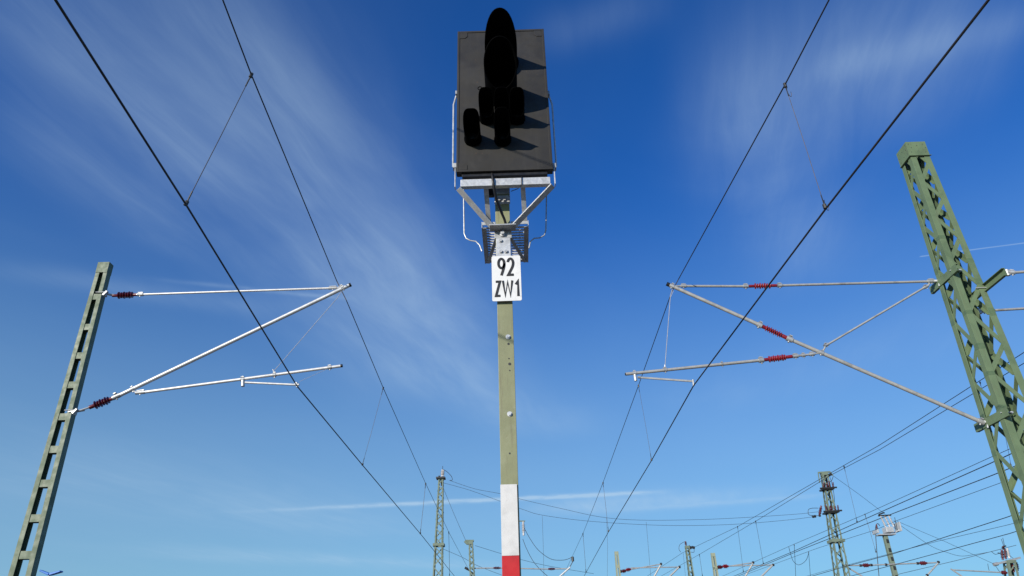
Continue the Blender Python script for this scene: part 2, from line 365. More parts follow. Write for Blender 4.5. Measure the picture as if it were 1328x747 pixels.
inf = [hood(630, 671.5, 98, 10, 'long'), hood(630, 671.5, 138, 46.5, 'tunnel'),
       hood(622.5, 641.5, 162, 113, 's'), hood(642, 661.5, 162, 113, 's'), hood(661.5, 680.5, 162, 113, 's'),
       hood(603, 624, 189.5, 140.5, 's'), hood(642, 662.5, 190, 139, 's')]
print('HOODS', [(tuple(round(c, 3) for c in a), round(b, 3), round(l, 3)) for a, b, l in inf])
S_ = atY(693.5, 190.5, SY); T_ = inf[-1][0]+Vector((inf[-1][1]*.6, 0, -inf[-1][1]*.2)); dd = (T_-S_).normalized(); print('SUNDIR', dd, SUN)
ring_ = atY(622.5, 114.5, SY-.3)
MB().path([ring_+Vector((.018*math.cos(t), 0, .018*math.sin(t))) for t in [2*PI*i/14 for i in range(15)]], .004, 6).build('hood_eyelet', HOOD, sig, smooth=True)
# carrying frame
bz0, bz1 = atY(655, 240, SY+.02).z, atY(655, 231, SY+.02).z; bx0, bx1 = atY(597, 236, SY).x, atY(714, 235, SY).x
MB().box((bx0, SY+.02, bz0), (bx1, SY+.07, bz1)).build('cross_bar', ZINC, sig, bevel=.003)
for s_, ue, ve, us, vs_ in ((-1, 592.5, 241, 641, 294), (1, 716, 240, 672, 294)):
    P0 = Vector((bx0-.02 if s_ < 0 else bx1+.02, SY+.045, bz0+.02)); P1 = Vector((PX+s_*.095, PYF-.03, zb+.03))
    q = MB().bar(P0+Vector((0, -.01, -.03)), P1, .010, .060, (0, .9, -.42))
    q.build('diagonal_strut', ZINC, sig, bevel=.001)
    # upright hook that grips the screen edge
    xe = (x0 if s_ < 0 else x1)
    MB().bar((xe+s_*.012, SY+.045, bz0), (xe+s_*.012, SY+.045, zb0+.06), .008, .05, (0, 1, 0)).build('edge_bracket', ZINC, sig, bevel=.001)
    us1, us2 = (587, 591) if s_ < 0 else (713.5, 711)
    za, zc_ = atY(us1, 217, SY+.07).z, atY(us1, 137, SY+.07).z
    pts = [Vector((xe+s_*.012, SY+.05, za-.02)), Vector((xe+s_*.035, SY+.06, za)), Vector((xe+s_*.037, SY+.06, zc_)), Vector((xe+s_*.024, SY+.06, zc_+.06)), Vector((xe+s_*.006, SY+.05, zc_+.13))]
    MB().path(pts, .0085, 8).build('side_rod', ZINC, sig, smooth=True)
    q = MB().box((xe+s_*.006-.012, SY+.02, zc_+.10), (xe+s_*.006+.012, SY+.078, zc_+.14)); q.build('rod_clamp', ZINC_D, sig, bevel=.002); q = MB().box((xe+s_*.016-.016, SY+.02, za-.04), (xe+s_*.016+.016, SY+.078, za+.01)); q.build('rod_clamp', ZINC_D, sig, bevel=.002)
    uu, ub = (630, 634) if s_ < 0 else (678, 681)
    A, B = atY(uu, 241, SY+.08), atY(ub, 290, PYF+.06)
    MB().bar(A, B, .042, .008, (0, -1, .3)).build('back_strap', ZINC, sig, bevel=.001)
# grated step behind the post
zs = atY(655, 291, PYF+.01).z; yf = atZ(655, 338, zs-EYE).y; xs0, xs1 = atY(624.5, 291, PYF+.01).x, atY(685.5, 290, PYF+.01).x
st = MB()
for x_, fx in ((xs0, 1), (xs1-.006, -1)): st.box((x_, PYF+.01, zs-.03), (x_+.006, yf, zs+.035)); st.box((x_+(.0065 if fx > 0 else -.036), PYF+.017, zs-.03), (x_+(.042 if fx > 0 else -.0005), yf-.007, zs-.024))
st.box((xs0, yf-.006, zs-.02), (xs1, yf, zs+.02)); st.box((xs0+.0065, PYF+.01, zs+.0), (PX-.07, PYF+.016, zs+.03)); st.box((PX+.07, PYF+.01, zs+.0), (xs1-.0065, PYF+.016, zs+.03))
step = st.build('step_frame', ZINC_D, sig)
gr = MB(); n = 14
for i in range(1, n):
    y_ = lerp((0, PYF+.02, 0), (0, yf, 0), i/n).y
    for a_, b_2 in (((xs0+.012), PX-.07), (PX+.07, xs1-.012)): gr.box((a_, y_-.005, zs-.006), (b_2, y_+.005, zs+.008))
for x_ in (xs0+.012, (xs0+PX-.07)/2, PX-.071, PX+.071, (xs1+PX+.07)/2, xs1-.012): gr.box((x_-.0015, PYF+.02, zs-.0045), (x_+.0015, yf-.007, zs+.0065))
gr.build('step_grating', ZINC, sig)
for s_, xq in ((-1, xs0+.03), (1, xs1-.03)):
    MB().bar((PX+s_*.05, PYF+.03, zs-.10), (xq, yf-.02, zs-.035), .03, .006, (0, 0, 1)).build('step_brace', ZINC_D, sig)
for s_, seq in ((-1, ((601, 236), (601.5, 270), (602, 303), (604.5, 309), (610, 312), (617, 313), (622, 318), (625, 326))), (1, ((709, 236), (708.5, 268), (708, 298), (706, 305), (700, 308.5), (693, 309), (688, 313), (686, 322)))):
    MB().path([atY(a, b, 5.62) for a, b in seq], .006, 8).build('grab_rail', ZINC_D, sig, smooth=True)
MB().path([atY(637.5, 221, 5.19), atY(639, 232, 5.15), atY(640, 242, 5.16), atY(644, 260, 5.24), atY(650, 275, 5.32), atY(654, 284, 5.37), atY(656.5, 292, 5.40)], .0115, 10).build('signal_cable', BLACKP, sig, smooth=True)
MB().path([atY(641, 240, 5.15), atY(645, 258, 5.24), atY(652, 276, 5.34), atY(655, 290, 5.39)], .005, 6).build('signal_cable', BLACKP, sig, smooth=True)
MB().path([atY(677, 238, 5.14), atY(676.5, 241, 5.14), atY(671, 245, 5.3), atY(663, 248, 5.38)], .0035, 6).build('earth_wire', BLACKP, sig, smooth=True)
MB().path([atY(676.5, 229, 5.16), atY(676.5, 241, 5.155)], .004, 6).build('cable_tie', BLACKP, sig, smooth=True)
MB().box((PX-.13, PYF+.01, z(252)), (PX-.073, PYF+.05, z(243))).build('junction_block', BLACKP, sig, bevel=.004)

# ------------------------------------------------------------------ left mast (ladder mast of two channels)
LY = 10.4; LD = .12
lm = thing('catenary_mast', 'green ladder-type steel mast with cross plates, leaning at the left of the photo', 'mast', (-6.85, LY, 0), 'overhead line masts')
zt_ = 6.21+EYE; zb_ = 0.0
def lx(zv, side):                                           # front-face edges narrow upwards
    w = .185+(zt_-zv)*.0255; xr = -6.728+(zt_-zv)*.0135; return xr-(w if side < 0 else 0)
for s_ in (-1, 1):
    q = MB(); t = .008; f_ = .062
    for (ya, yb, wa) in ((LY, LY+t, f_), (LY+LD-t, LY+LD, f_), (LY+t+.0005, LY+LD-t-.0005, t)):
        rings = []
        for zv in (zb_, zt_):
            xe = lx(zv, s_); xi = xe-s_*wa*(1.0 if zv == zt_ else 1.25 if wa == f_ else 1.0)
            rings.append([Vector((xe, ya, zv)), Vector((xi, ya, zv)), Vector((xi, yb, zv)), Vector((xe, yb, zv))])
        q.loft(rings)
    q.build('channel', G_LEFT, lm)
for k_, zv in enumerate((5.57, 5.027, 4.533, 4.048, 3.54, 3.044, 2.549, 2.063, 1.572, 1.07, .56, .05, -.46, -.97)):
    zv += EYE; 
    for yy in (LY+.0085, LY+LD-.0145):
        q = MB(); hh = .052
        q.loft([[Vector((lx(zv, -1)+.012, yy, zv-hh)), Vector((lx(zv, 1)-.012, yy, zv-hh)), Vector((lx(zv, 1)-.012, yy, zv+hh)), Vector((lx(zv, -1)+.012, yy, zv+hh))],
                [Vector((lx(zv, -1)+.012, yy+.006, zv-hh)), Vector((lx(zv, 1)-.012, yy+.006, zv-hh)), Vector((lx(zv, 1)-.012, yy+.006, zv+hh)), Vector((lx(zv, -1)+.012, yy+.006, zv+hh))]])
        q.build('cross_plate', G_LEFT, lm)
q = MB(); q.box((lx(zt_, -1)-.003, LY-.008, zt_-.19), (lx(zt_, 1)+.003, LY-.001, zt_+.004)); q.box((lx(zt_, -1)-.003, LY+LD+.001, zt_-.19), (lx(zt_, 1)+.003, LY+LD+.007, zt_+.004)); q.box((lx(zt_, -1)-.003, LY-.0005, zt_+.0005), (lx(zt_, 1)+.003, LY+LD+.0005, zt_+.0045))
cap = q.build('head_plate', G_LEFT, lm)
for dx in (.035, .15):
    for dz in (.03, .09): MB().tube((lx(zt_, -1)+dx, LY-.0095, zt_-dz), (lx(zt_, -1)+dx, LY-.004, zt_-dz), .007, 12).build('bolt_hole', DARKM, cap)

# ------------------------------------------------------------------ right mast (square lattice mast)
NX, NYY = 7.18, 10.4
RT = 8.19+EYE
def rw(zv): return .33+max(0, (RT-zv))*.0385
rm = thing('catenary_mast', 'tall green square lattice mast with box head and zigzag bracing at the right edge', 'mast', (NX+.3, NYY+.3, 0), 'overhead line masts')
legs = {'n': (0, 0, 1, 1), 'r': (1, 0, -1, 1), 'b': (1, 1, -1, -1), 'l': (0, 1, 1, -1)}   # corner (x,y) and flange directions
def corner(kk, zv):
    a, b, _, _ = legs[kk]; w = rw(zv); return Vector((NX+a*w, NYY+b*w, zv))
for kk, (a, b, dx, dy) in legs.items():
    lo, hi = corner(kk, 0), corner(kk, RT-.02)
    lg = MB().angle(lo, hi, .118, .012, (dx, 0, 0), (0, dy, 0), .100).build('leg', G_RIGHT, rm, bevel=.002)
    # touch-up paint: thin coats on the outer faces near the nodes
    for zz_ in random.sample((4.25, 5.3, 3.78, 4.8, 2.7, 3.25, 5.75, 2.1, 6.2), 5):
        zz_ += EYE+random.uniform(-.04, .04); hh = random.uniform(.03, .07); c0, c1 = corner(kk, zz_-hh), corner(kk, zz_+hh); o_ = .0009; wd = .104
        X_, Y_ = Vector((dx, 0, 0)), Vector((0, dy, 0)); prof = lambda c: [c-X_*o_-Y_*o_, c+X_*wd-Y_*o_, c+X_*wd-Y_*.0002, c-X_*.0002-Y_*.0002, c-X_*.0002+Y_*wd, c-X_*o_+Y_*wd]
        q = MB(); q.loft([prof(c0), prof(c1)]); q.build('touch_up_coat', G_TOUCH, lg)
Aln, Bln = [8.1, 7.35, 6.6, 5.75, 4.80, 3.78, 2.70, 1.55, .35, -.9], [7.74, 6.97, 6.18, 5.28, 4.25, 3.25, 2.13, .95, -.27, -1.55]
seq = [z_+EYE for pr in zip(Aln, Bln) for z_ in pr]
order = ['n', 'r', 'b', 'l']; inn = {'n': (0, 1), 'r': (-1, 0), 'b': (0, -1), 'l': (1, 0)}
for i, kk in enumerate(order):                              # face from leg kk (level A) to the next leg (level B)
    k2 = order[(i+1) % 4]; iv = Vector((*inn[kk], 0))
    fd = (corner(k2, 5)-corner(kk, 5)).normalized()
    for j, (za, zb2) in enumerate(zip(seq, seq[1:])):
        ka, kb = (kk, k2) if j % 2 == 0 else (k2, kk)
        pa = corner(ka, za)+iv*.018+fd*(.06 if ka == kk else -.06); pb = corner(kb, zb2)+iv*.018+fd*(.06 if kb == kk else -.06)
        d = (pb-pa).normalized(); side = d.cross(iv).normalized()
        q = MB().bar(pa, pb, .009, .068, side)
        if kk in ('r', 'b'):                                # angle-iron braces on the two far faces
            sd_ = side if side.z < 0 else -side; q.bar(pa+sd_*.0345+iv*.032, pb+sd_*.0345+iv*.032, .055, .008, sd_)
        q.build('brace', G_RIGHT, rm)
q = MB(); w = rw(RT); e = .012; hc = .30
for (a, b, c_, d_) in ((-e, -e, w+e, -e+.007), (-e, w+e-.007, w+e, w+e), (-e, -e+.0075, -e+.007, w+e-.0075), (w+e-.007, -e+.0075, w+e, w+e-.0075)):
    q.box((NX+a, NYY+b, RT-hc), (NX+c_, NYY+d_, RT+.01))
q.box((NX-e-.02, NYY-e-.02, RT-hc-.009), (NX+w+e+.02, NYY-e+.01, RT-hc-.001)); q.box((NX-e-.02, NYY-e+.011, RT-hc-.009), (NX-e+.01, NYY+w+e, RT-hc-.001))
head = q.build('head_box', G_RIGHT, rm, bevel=.001)
q = MB()
for (a, b) in ((.03, .04), (.06, .12), (.04, .22), (.28, .05), (.31, .13), (.29, .23), (.17, .08), (.16, .20)):
    q.tube((NX+a, NYY-e-.001, RT-b), (NX+a, NYY-e+.003, RT-b), .008, 10); q.tube((NX-e-.001, NYY+a, RT-b), (NX-e+.003, NYY+a, RT-b), .008, 10)
q.build('bolt_hole', DARKM, head)
def channel(p0, p1, hgt, parent, nm='support_channel'):
    p0, p1 = Vector(p0), Vector(p1); t = .007; prof = [(-.05, -hgt/2), (.0, -hgt/2), (.0, hgt/2), (-.05, hgt/2), (-.05, hgt/2-t), (-t, hgt/2-t), (-t, -hgt/2+t), (-.05, -hgt/2+t)]
    return MB().prism(p0, p1, prof, (0, 0, 1)).build(nm, G_RIGHT, parent)
zU = atY(1222, 369, 10.85).z
zLw = atY(1282, 550, 10.9).z
print('ZU', zU-EYE, zLw-EYE)
cu = channel((NX-.012, NYY+.68, zU), (NX-.012, NYY-.16, zU), .125, rm); cl_ = channel((NX-.012, NYY+.72, zLw), (NX-.012, NYY-.14, zLw), .125, rm)
zR = EYE+5.215; cr = MB().prism((NX+rw(zR)+.014, NYY+.62, zR), (NX+rw(zR)+.014, NYY-.54, zR), [(0, -.065), (.05, -.065), (.05, -.058), (.007, -.058), (.007, .058), (.05, .058), (.05, .065), (0, .065)][::-1], (0, 0, 1)).build('support_channel', G_RIGHT, rm)
q = MB()
for zv in (zU+.02, zLw+.02): q.tube((NX-.03, NYY-.012, zv), (NX+.15, NYY-.012, zv), .008, 8); q.bolt((NX+.14, NYY-.001, zv), (0, -1, 0), .014, .02)
q.tube((NX+rw(zR)-.16, NYY-.012, zR), (NX+rw(zR)+.05, NYY-.012, zR), .008, 8); q.build('clamp_rod', ZINC, rm, smooth=True)

# ------------------------------------------------------------------ cantilevers
def clamps(lst, f, m_, parent):
    for (u, v, u2, v2, r) in lst:
        p0, p1 = f(u, v), f(u2, v2); q = MB(); clamp(q, (p0+p1)/2, p1-p0, r, (p1-p0).length); q.build('clamp', m_, parent, smooth=True)
def clamp(mb, p, ax, r, w=.05):
    ax = Vector(ax).normalized(); mb.tube(Vector(p)-ax*w/2, Vector(p)+ax*w/2, r, 12); x, y, d = frame(ax)
    mb.tube(Vector(p)-y*r*1.5, Vector(p)+y*r*1.6, r*.33, 6)
    mb.bar(Vector(p)+y*r*1.0, Vector(p)+y*r*1.35, w*.8, r*1.1)
A = lambda u, v: atY(u, v, LY+.06)
lc = thing('cantilever', 'pale aluminium tube cantilever with two dark red insulators, hinged on the left ladder mast', 'cantilever', A(100, 535), 'overhead line cantilevers')
t_in = insulator('insulator', A(146, 383.5), A(180, 382), .060, .021, lc, WINE, 6)
d_in = insulator('insulator', A(116, 528.5), A(149, 515.5), .066, .026, lc, WINE, 6)
q = MB().tube(A(181, 382), A(434, 373.5), .0185, 14); q.build('top_tube', ALU, lc, smooth=True)
q = MB().tube(A(148, 516), A(453, 370), .031, 16); dt = q.build('diagonal_tube', ALU, lc, smooth=True)
MB().tube(A(452.8, 370.1), A(455.3, 368.9), .033, 16).build('end_cap', BLACKP, dt, smooth=True)
q = MB().tube(A(184, 509), A(442, 474.6), .0235, 14); rt_ = q.build('registration_tube', ALU, lc, smooth=True)
MB().tube(A(441.8, 474.6), A(444.3, 474.2), .0255, 14).build('end_cap', BLACKP, rt_, smooth=True)
clamps(((178, 382, 186, 381.9, .028), (426, 373.8, 437, 373.2, .025), (446, 372, 442, 374.2, .038), (146, 516.5, 156, 512, .037), (170, 505.5, 173.5, 504, .036), (176, 509.5, 188, 508.5, .028), (354, 486.5, 358, 486, .032), (312, 492.2, 317, 491.6, .033), (425, 477, 430, 476.2, .03)), A, ZINC_D, lc)
q = MB()
q.tube(A(171, 506), A(180, 510), .013, 8); q.tube(A(437, 373.3), A(449, 371), .016, 8); q.tube(A(356, 484), A(354, 479), .010, 8)
q.build('clamp', ZINC, lc, smooth=True)
q = MB()
for (u, v, s_) in ((140, 383, 1), (101, 535.5, 1)):
    p0 = A(u, v); q.tube(p0+Vector((0, -.05, -.05)), p0+Vector((0, -.05, .05)), .02, 10); q.tube(p0+Vector((-.02, -.05, 0)), A(u+9, v-(.4 if v < 400 else 3.6)), .016, 8)
    q.tube(p0+Vector((-.16, -.085, .02)), p0+Vector((0.0, -.085, .02)), .009, 8); q.bar(p0+Vector((-.03, -.07, -.035)), p0+Vector((.02, -.07, .035)), .05, .03)
q.tube(A(101, 535.3)+Vector((0, -.05, 0)), A(117, 528), .015, 8); q.tube(A(140, 383.3)+Vector((0, -.05, 0)), A(147, 383.4), .014, 8); q.bar(A(92, 536)+Vector((0, -.075, 0)), A(102, 535)+Vector((0, -.075, 0)), .016, .016); q.build('hinge', ZINC_D, lc, smooth=True)
q = MB().tube(A(315, 492), A(315, 501), .028, 12).build('registration_clamp', ZINC, lc, smooth=True)
q = MB().tube(A(318, 496), A(384, 499), .0165, 12); sa = q.build('steady_arm', ALU, lc, smooth=True)
q = MB().tube(A(384.5, 496), A(385.5, 502), .017, 10); q.tube(A(382, 498.6), A(388, 499), .02, 10); q.build('wire_clip', ZINC, sa, smooth=True)
MB().path([A(444, 376), A(437, 387), A(354.5, 482)], .0045, 6).build('hanger_cord', WIRE3, lc, smooth=True)
MB().path([A(428, 477), A(412, 484), A(388, 495)], .0025, 6).build('stay_cord', WIRE3, lc, smooth=True)

B = lambda u, v, y=10.85: atY(u, v, y)
rc = thing('cantilever', 'weathered grey tube cantilever with three bright red insulators, hinged on the right lattice mast', 'cantilever', B(1280, 549), 'overhead line cantilevers')
q = MB().tube(B(884, 371), B(968, 371.3), .0215, 14); q.tube(B(1009, 370.3), B(1206, 365), .0215, 14); q.build('top_tube', ALU_D, rc, smooth=True)
insulator('insulator', B(971, 371.3), B(1007, 370.3), .052, .022, rc, RED, 7)
q = MB().tube(B(868, 369.5), B(985, 421.5), .031, 16); q.tube(B(1021, 438.5), B(1272, 547), .031, 16); dt = q.build('diagonal_tube', ALU_D, rc, smooth=True)
MB().tube(B(868.2, 369.6), B(864.5, 368), .035, 16).build('end_cap', BLACKP, dt, smooth=True)
insulator('insulator', B(986, 422), B(1021, 438.5), .056, .028, rc, RED, 8)
q = MB().tube(B(811.5, 485.2), B(984, 467.5), .0255, 14); q.tube(B(1030, 462), B(1052, 459.5), .017, 10); rt_ = q.build('registration_tube', ALU_D, rc, smooth=True)
MB().tube(B(811.7, 485.2), B(810.6, 485.3), .021, 14).build('end_cap', BLACKP, rt_, smooth=True)
insulator('insulator', B(989, 467), B(1027, 462.3), .055, .024, rc, RED, 8)
MB().tube(B(1202, 371), B(1073, 447), .0165, 12).build('brace_tube', ALU_D, rc, smooth=True)
clamps(((883, 370.7, 890, 371, .03), (964, 371.3, 970, 371.3, .034), (1008, 370.4, 1014, 370.2, .034), (869, 370, 874, 372, .038), (982, 420, 988, 423, .045), (1020, 438, 1028, 441.5, .045), (984, 467.6, 990, 467, .04), (1028, 462.2, 1035, 461.6, .032), (1040, 461, 1044, 460.5, .03), (1050, 459.8, 1056, 459, .03), (1063, 456.5, 1068, 458.8, .037), (1069, 449, 1074, 446.2, .026), (1198, 373.5, 1203, 370.5, .026), (1203, 365.2, 1212, 364.7, .034), (1268, 545.2, 1276, 548.6, .04), (860, 480, 865, 479.5, .033), (821, 484.3, 825, 483.9, .033), (935, 472.5, 938, 472.2, .03)), B, ZINC_D, rc)
q = MB()
q.tube(B(1056, 459), B(1066, 457.5), .014, 8); q.tube(B(1067, 456), B(1071, 448.5), .014, 8); q.tube(B(874, 371), B(884, 371), .016, 8); q.tube(B(862.5, 480), B(862.3, 473), .010, 8); q.tube(B(1206, 366), B(1203, 372), .014, 8)
q.build('clamp', ZINC_D, rc, smooth=True)
q = MB()
for (u, v, u2, v2) in ((1208, 364.8, 1224, 364), (1272, 547, 1287, 548)):
    q.tube(B(u, v), B(u2, v2, 10.80), .02, 8); q.bar(B(u+3, v, 10.84), B(u2, v2, 10.80), .045, .03); q.tube(B(u2-6, v2-6, 10.8), B(u2-6, v2+7, 10.8), .013, 8); q.bolt(B(u2-1, v2, 10.78), (-1, -.3, 0), .016, .03); q.bolt(B(u2+4, v2, 10.75), (-1, -.3, 0), .016, .02)
q.build('hinge', ZINC, rc, smooth=True)
q = MB().tube(B(823, 484.5), B(824.5, 494), .024, 12).build('registration_clamp', ZINC, rc, smooth=True)
q = MB().bar(B(827, 489.4), B(899, 494.5), .02, .028); q.tube(B(827, 489.2), B(830, 489.4), .02, 8); sa = q.build('steady_arm', ALU_D, rc)
q = MB().tube(B(898.8, 492.5), B(899.6, 500.5), .015, 10); q.build('wire_clip', ZINC_D, sa, smooth=True)
MB().path([B(872, 375), B(869.5, 383), B(862.5, 474)], .006, 6).build('hanger_cord', WIRE3, rc, smooth=True)
MB().path([B(873.5, 377), B(870, 385)], .004, 6).build('hanger_cord', WIRE3, rc, smooth=True)

# cantilevers on the far side of the right mast, running out of the picture
for (lab, ps, pe, zr2, yy) in (('grey tube cantilever on the projecting channel of the right mast, cut by the photo edge', (1307, 357), 3.15, 5.6, NYY-.56), ('grey horizontal tube cantilever behind the lattice mast, cut by the right edge', (1268, 403.5), 3.9, 5.2, 11.25)):
    rp = thing('cantilever', lab, 'cantilever', atY(*ps, yy), 'overhead line cantilevers')
    P0 = atY(*ps, yy) if yy > 10.5 else Vector((NX+rw(zR)+.06, NYY-.46, zR+.02)); P1 = P0+Vector((pe, 0, .12)); dn = P0+Vector((.02, 0, -2.3))
    MB().tube(P0+Vector((.12, 0, 0)), P1, .022, 12).build('top_tube', ALU_D, rp, smooth=True)
    if yy < 10.5:
        MB().tube(P1, (NX+rw(zLw)+.02, NYY+.02, zLw), .030, 12).build('diagonal_tube', ALU_D, rp, smooth=True)
    q = MB(); clamp(q, P0+Vector((.10, 0, 0)), (1, 0, 0), .035, .08); clamp(q, P0+Vector((.03, 0, 0)), (0, 0, 1), .03, .1); q.tube(P0+Vector((-.04, 0, 0)), P0+Vector((.1, 0, 0)), .018, 8); q.build('hinge', ZINC, rp, smooth=True)

# ------------------------------------------------------------------ wires
def catmull(pts, m=6):
    out = []
    for i in range(len(pts)-1):
        a, b, c, d = pts[max(i-1, 0)], pts[i], pts[i+1], pts[min(i+2, len(pts)-1)]
        for k in range(m):
            t = k/m; out.append(.5*((2*b)+(c-a)*t+(2*a-5*b+4*c-d)*t*t+(3*b-a-3*c+d)*t**3))
    return out+[pts[-1]]
def extend(pts, near=None, far=None):
    if near is not None:
        a, b = pts[0], pts[1]; pts = [a+(a-b)*((a.y-near)/(b.y-a.y))]+pts
    if far is not None:
        a, b = pts[-1], pts[-2]; d = (a-b); pts = pts+[a+d*((far-a.y)/d.y)]
    return pts
def wire(name, label, cat, group, pts, r, near=None, far=None, mtl=WIRE, smooth_path=False):
    if smooth_path: pts = catmull(pts)
    pts = extend(pts, near, far); o = MB().path(pts, r, 8).build(name, mtl, smooth=True); return tag(o, label, cat, group)
cw, mw = 'contact wires', 'messenger wires'
Z = atZ
wire('contact_wire', 'thick dark contact wire held by the steady arm of the left cantilever', 'wire', cw, [Z(72, 0, 3.9), Z(241, 265, 3.9), A(385.5, 501), Z(470, 603, 3.9), Z(545, 692, 3.9), Z(590, 748, 3.9)], .0095, -25, 75)
wire('messenger_wire', 'dark messenger wire over the left track, crossing the tip of the left cantilever', 'wire', mw, [Z(289, 0, 5.5), Z(326, 97, 5.52), A(437, 365), A(449, 389), Z(497, 503, 5.6), Z(552, 627, 5.5), Z(582, 690, 5.4), Z(607, 737, 5.45)], .0075, -25, 60)
wire('contact_wire', 'thick dark contact wire running from the top right corner to the right steady arm', 'wire', cw, [Z(1282, 0, 3.9), Z(1070, 272, 3.9), B(899.5, 500), Z(845, 597, 3.9), Z(789, 690, 3.9), Z(757, 748, 3.9)], .0095, -25, 90)
wire('messenger_wire', 'dark messenger wire over the right track, crossing the capped tip of the right cantilever', 'wire', mw, [Z(1075, 0, 5.5), Z(1018, 110, 5.5), B(880, 362), B(871, 379), Z(828, 500, 5.6), Z(782, 626, 5.55), Z(756, 692, 5.5), Z(742, 722, 5.6)], .0075, -25, 90)
q = MB()
def dropper(label, p0, p1, r=.0035, mtl=WIRE2, loops=False, cl=True, far=False):
    dt_ = thing('dropper', label, 'dropper wire', p1, 'droppers between messenger and contact wires')
    p0, p1 = Vector(p0), Vector(p1); dn = (p1-p0).normalized()
    MB().path([p0, lerp(p0, p1, .5)+Vector((.004, 0, 0)), p1], r, 6).build('cord', mtl, dt_, smooth=True)
    if cl:
        q = MB(); q.tube(p0-dn*.02, p0+dn*.035, .017 if not far else .022, 8); q.tube(p0+dn*.04, p0+dn*.16, r*1.9, 6); q.build('upper_clamp', DARKM, dt_, smooth=True)
        q = MB(); q.tube(p1-dn*.035, p1+dn*.012, .019 if not far else .024, 8); q.tube(p1-dn*.15, p1-dn*.04, r*1.9, 6); q.build('lower_clamp', DARKM, dt_, smooth=True)
    if loops:
        for pp, sg in ((p0, -1), (p1, 1)):
            c_ = pp+Vector((.05*(1 if sg < 0 else .9), .05, .06*sg)); rr_ = .055
            pts = [c_+Vector((rr_*.55*math.cos(t), rr_*.4*math.cos(t), rr_*1.1*math.sin(t))) for t in [2*PI*i/16 for i in range(15)]]
            MB().path([pp]+pts[5:]+pts[:2], .003, 5).build('cord_loop', WIRE2, dt_, smooth=True)
    return dt_
dropper('slanting dark dropper at the top left between the two left-track wires', Z(326, 97, 5.52), Z(241, 265, 3.9), .0042, WIRE)
dropper('thin left-track dropper just beyond the left cantilever, above the horizon trail', Z(497, 503, 5.6), Z(470, 603, 3.9))
dropper('short left-track dropper directly left of the tall thin lattice mast', Z(552, 627, 5.5), Z(545, 692, 3.9), .006, far=True)
dropper('faint vertical left-track dropper right of the tall thin lattice mast', Z(582, 690, 5.4), Z(583, 746, 4.0), .008, far=True)
dropper('reddish dropper with small loops at the top right between the two right-track wires', Z(1018, 110, 5.5), Z(1070, 269, 3.9), .0032, WIRE2, True)
dropper('thin right-track dropper hanging beneath the steady arm of the right cantilever', Z(828, 500, 5.6), Z(845, 597, 3.9), .0032)
dropper('right-track dropper crossing the white vapour trail low in the sky', Z(782, 626, 5.55), Z(789, 689, 3.9), .005, far=True)
dropper('small right-track dropper just above the far red insulators', Z(756, 692, 5.5), Z(760, 742, 3.9), .007, far=True)

# neighbouring tracks on the right
ext_ = dict(near=-8)
wire('messenger_wire', 'upper of two close wires rising behind the lattice mast to the right edge', 'wire', mw, [Z(1328, 457, 5.6), Z(1141, 577, 5.6), Z(1078, 613, 5.6), Z(956.5, 683, 5.55), Z(885, 717, 5.5), Z(838, 748, 5.4)], .0085, 2, 75)
wire('messenger_wire', 'lower of two close wires rising behind the lattice mast to the right edge', 'wire', mw, [Z(1328, 471, 5.6), Z(1141, 583, 5.6), Z(1076, 617, 5.6), Z(980, 676, 5.5), Z(907, 719, 5.45), Z(856, 748, 5.4)], .0085, 2, 75)
wire('contact_wire', 'upper of two close thick contact wires sloping left from the right lattice mast', 'wire', cw, [Z(1308, 590, 3.9), Z(1283, 601.5, 3.9), Z(1111.6, 677.6, 3.9), Z(1028, 715.5, 3.9), Z(951, 747.5, 3.9)], .011, 3, 70)
wire('contact_wire', 'lower of two close thick contact wires sloping left from the right lattice mast', 'wire', cw, [Z(1328, 600, 3.9), Z(1287.8, 616, 3.9), Z(1141, 672.6, 3.9), Z(1040, 712.5, 3.9), Z(955, 748, 3.9)], .011, 3, 70)
wire('messenger_wire', 'thin messenger wire topmost of the bundle sloping left from the lattice mast', 'wire', mw, [Z(1310, 582, 5.5), Z(1281, 594.7, 5.5), Z(1121.7, 667, 5.5), Z(1028, 706.5, 5.5), Z(951, 741, 5.4)], .009, 8, 70)
wire('messenger_wire', 'thin pale messenger wire lowest of the upper bundle beside the small pole with grey box', 'wire', mw, [Z(1328, 615, 5.5), Z(1291, 628.6, 5.5), Z(1163.5, 675, 5.5), Z(1136, 687, 5.5), Z(1060, 711, 5.5), Z(1003, 732, 5.4)], .009, 8, 70)
wire('contact_wire', 'thick contact wire, upper of the lower pair near the bottom right corner', 'wire', cw, [Z(1328, 663, 3.9), Z(1303.6, 671.5, 3.9), Z(1159, 718, 3.9), Z(1102.5, 733, 3.9), Z(1050, 748, 3.9)], .0125, 8, 60)
wire('messenger_wire', 'faint thin messenger wire between the two thick wires near the bottom right corner', 'wire', mw, [Z(1328, 675, 5.5), Z(1306, 681, 5.5), Z(1215.5, 702, 5.5), Z(1075, 739, 5.5), Z(1045, 747.5, 5.5)], .010, 10, 70)
wire('contact_wire', 'thick contact wire, lower of the lower pair near the bottom right corner', 'wire', cw, [Z(1328, 686, 3.9), Z(1309, 692, 3.9), Z(1172.6, 729, 3.9), Z(1100, 748, 3.9)], .0125, 8, 60)
wire('messenger_wire', 'faint wire running along the very bottom right between the cantilevers', 'wire', mw, [atY(1318, 707, 50), atY(1240, 727, 52), atY(1168, 744, 54), atY(1150, 749, 56)], .014)
dropper('dropper right of the tall mast with two dark insulator platforms', Z(1094.6, 605, 5.6), Z(1111.6, 677, 3.9), .005, far=True)
dropper('dropper ending on the thick wire right of the right short pale mast', Z(980, 676, 5.5), Z(990, 731, 3.9), .0065, far=True)
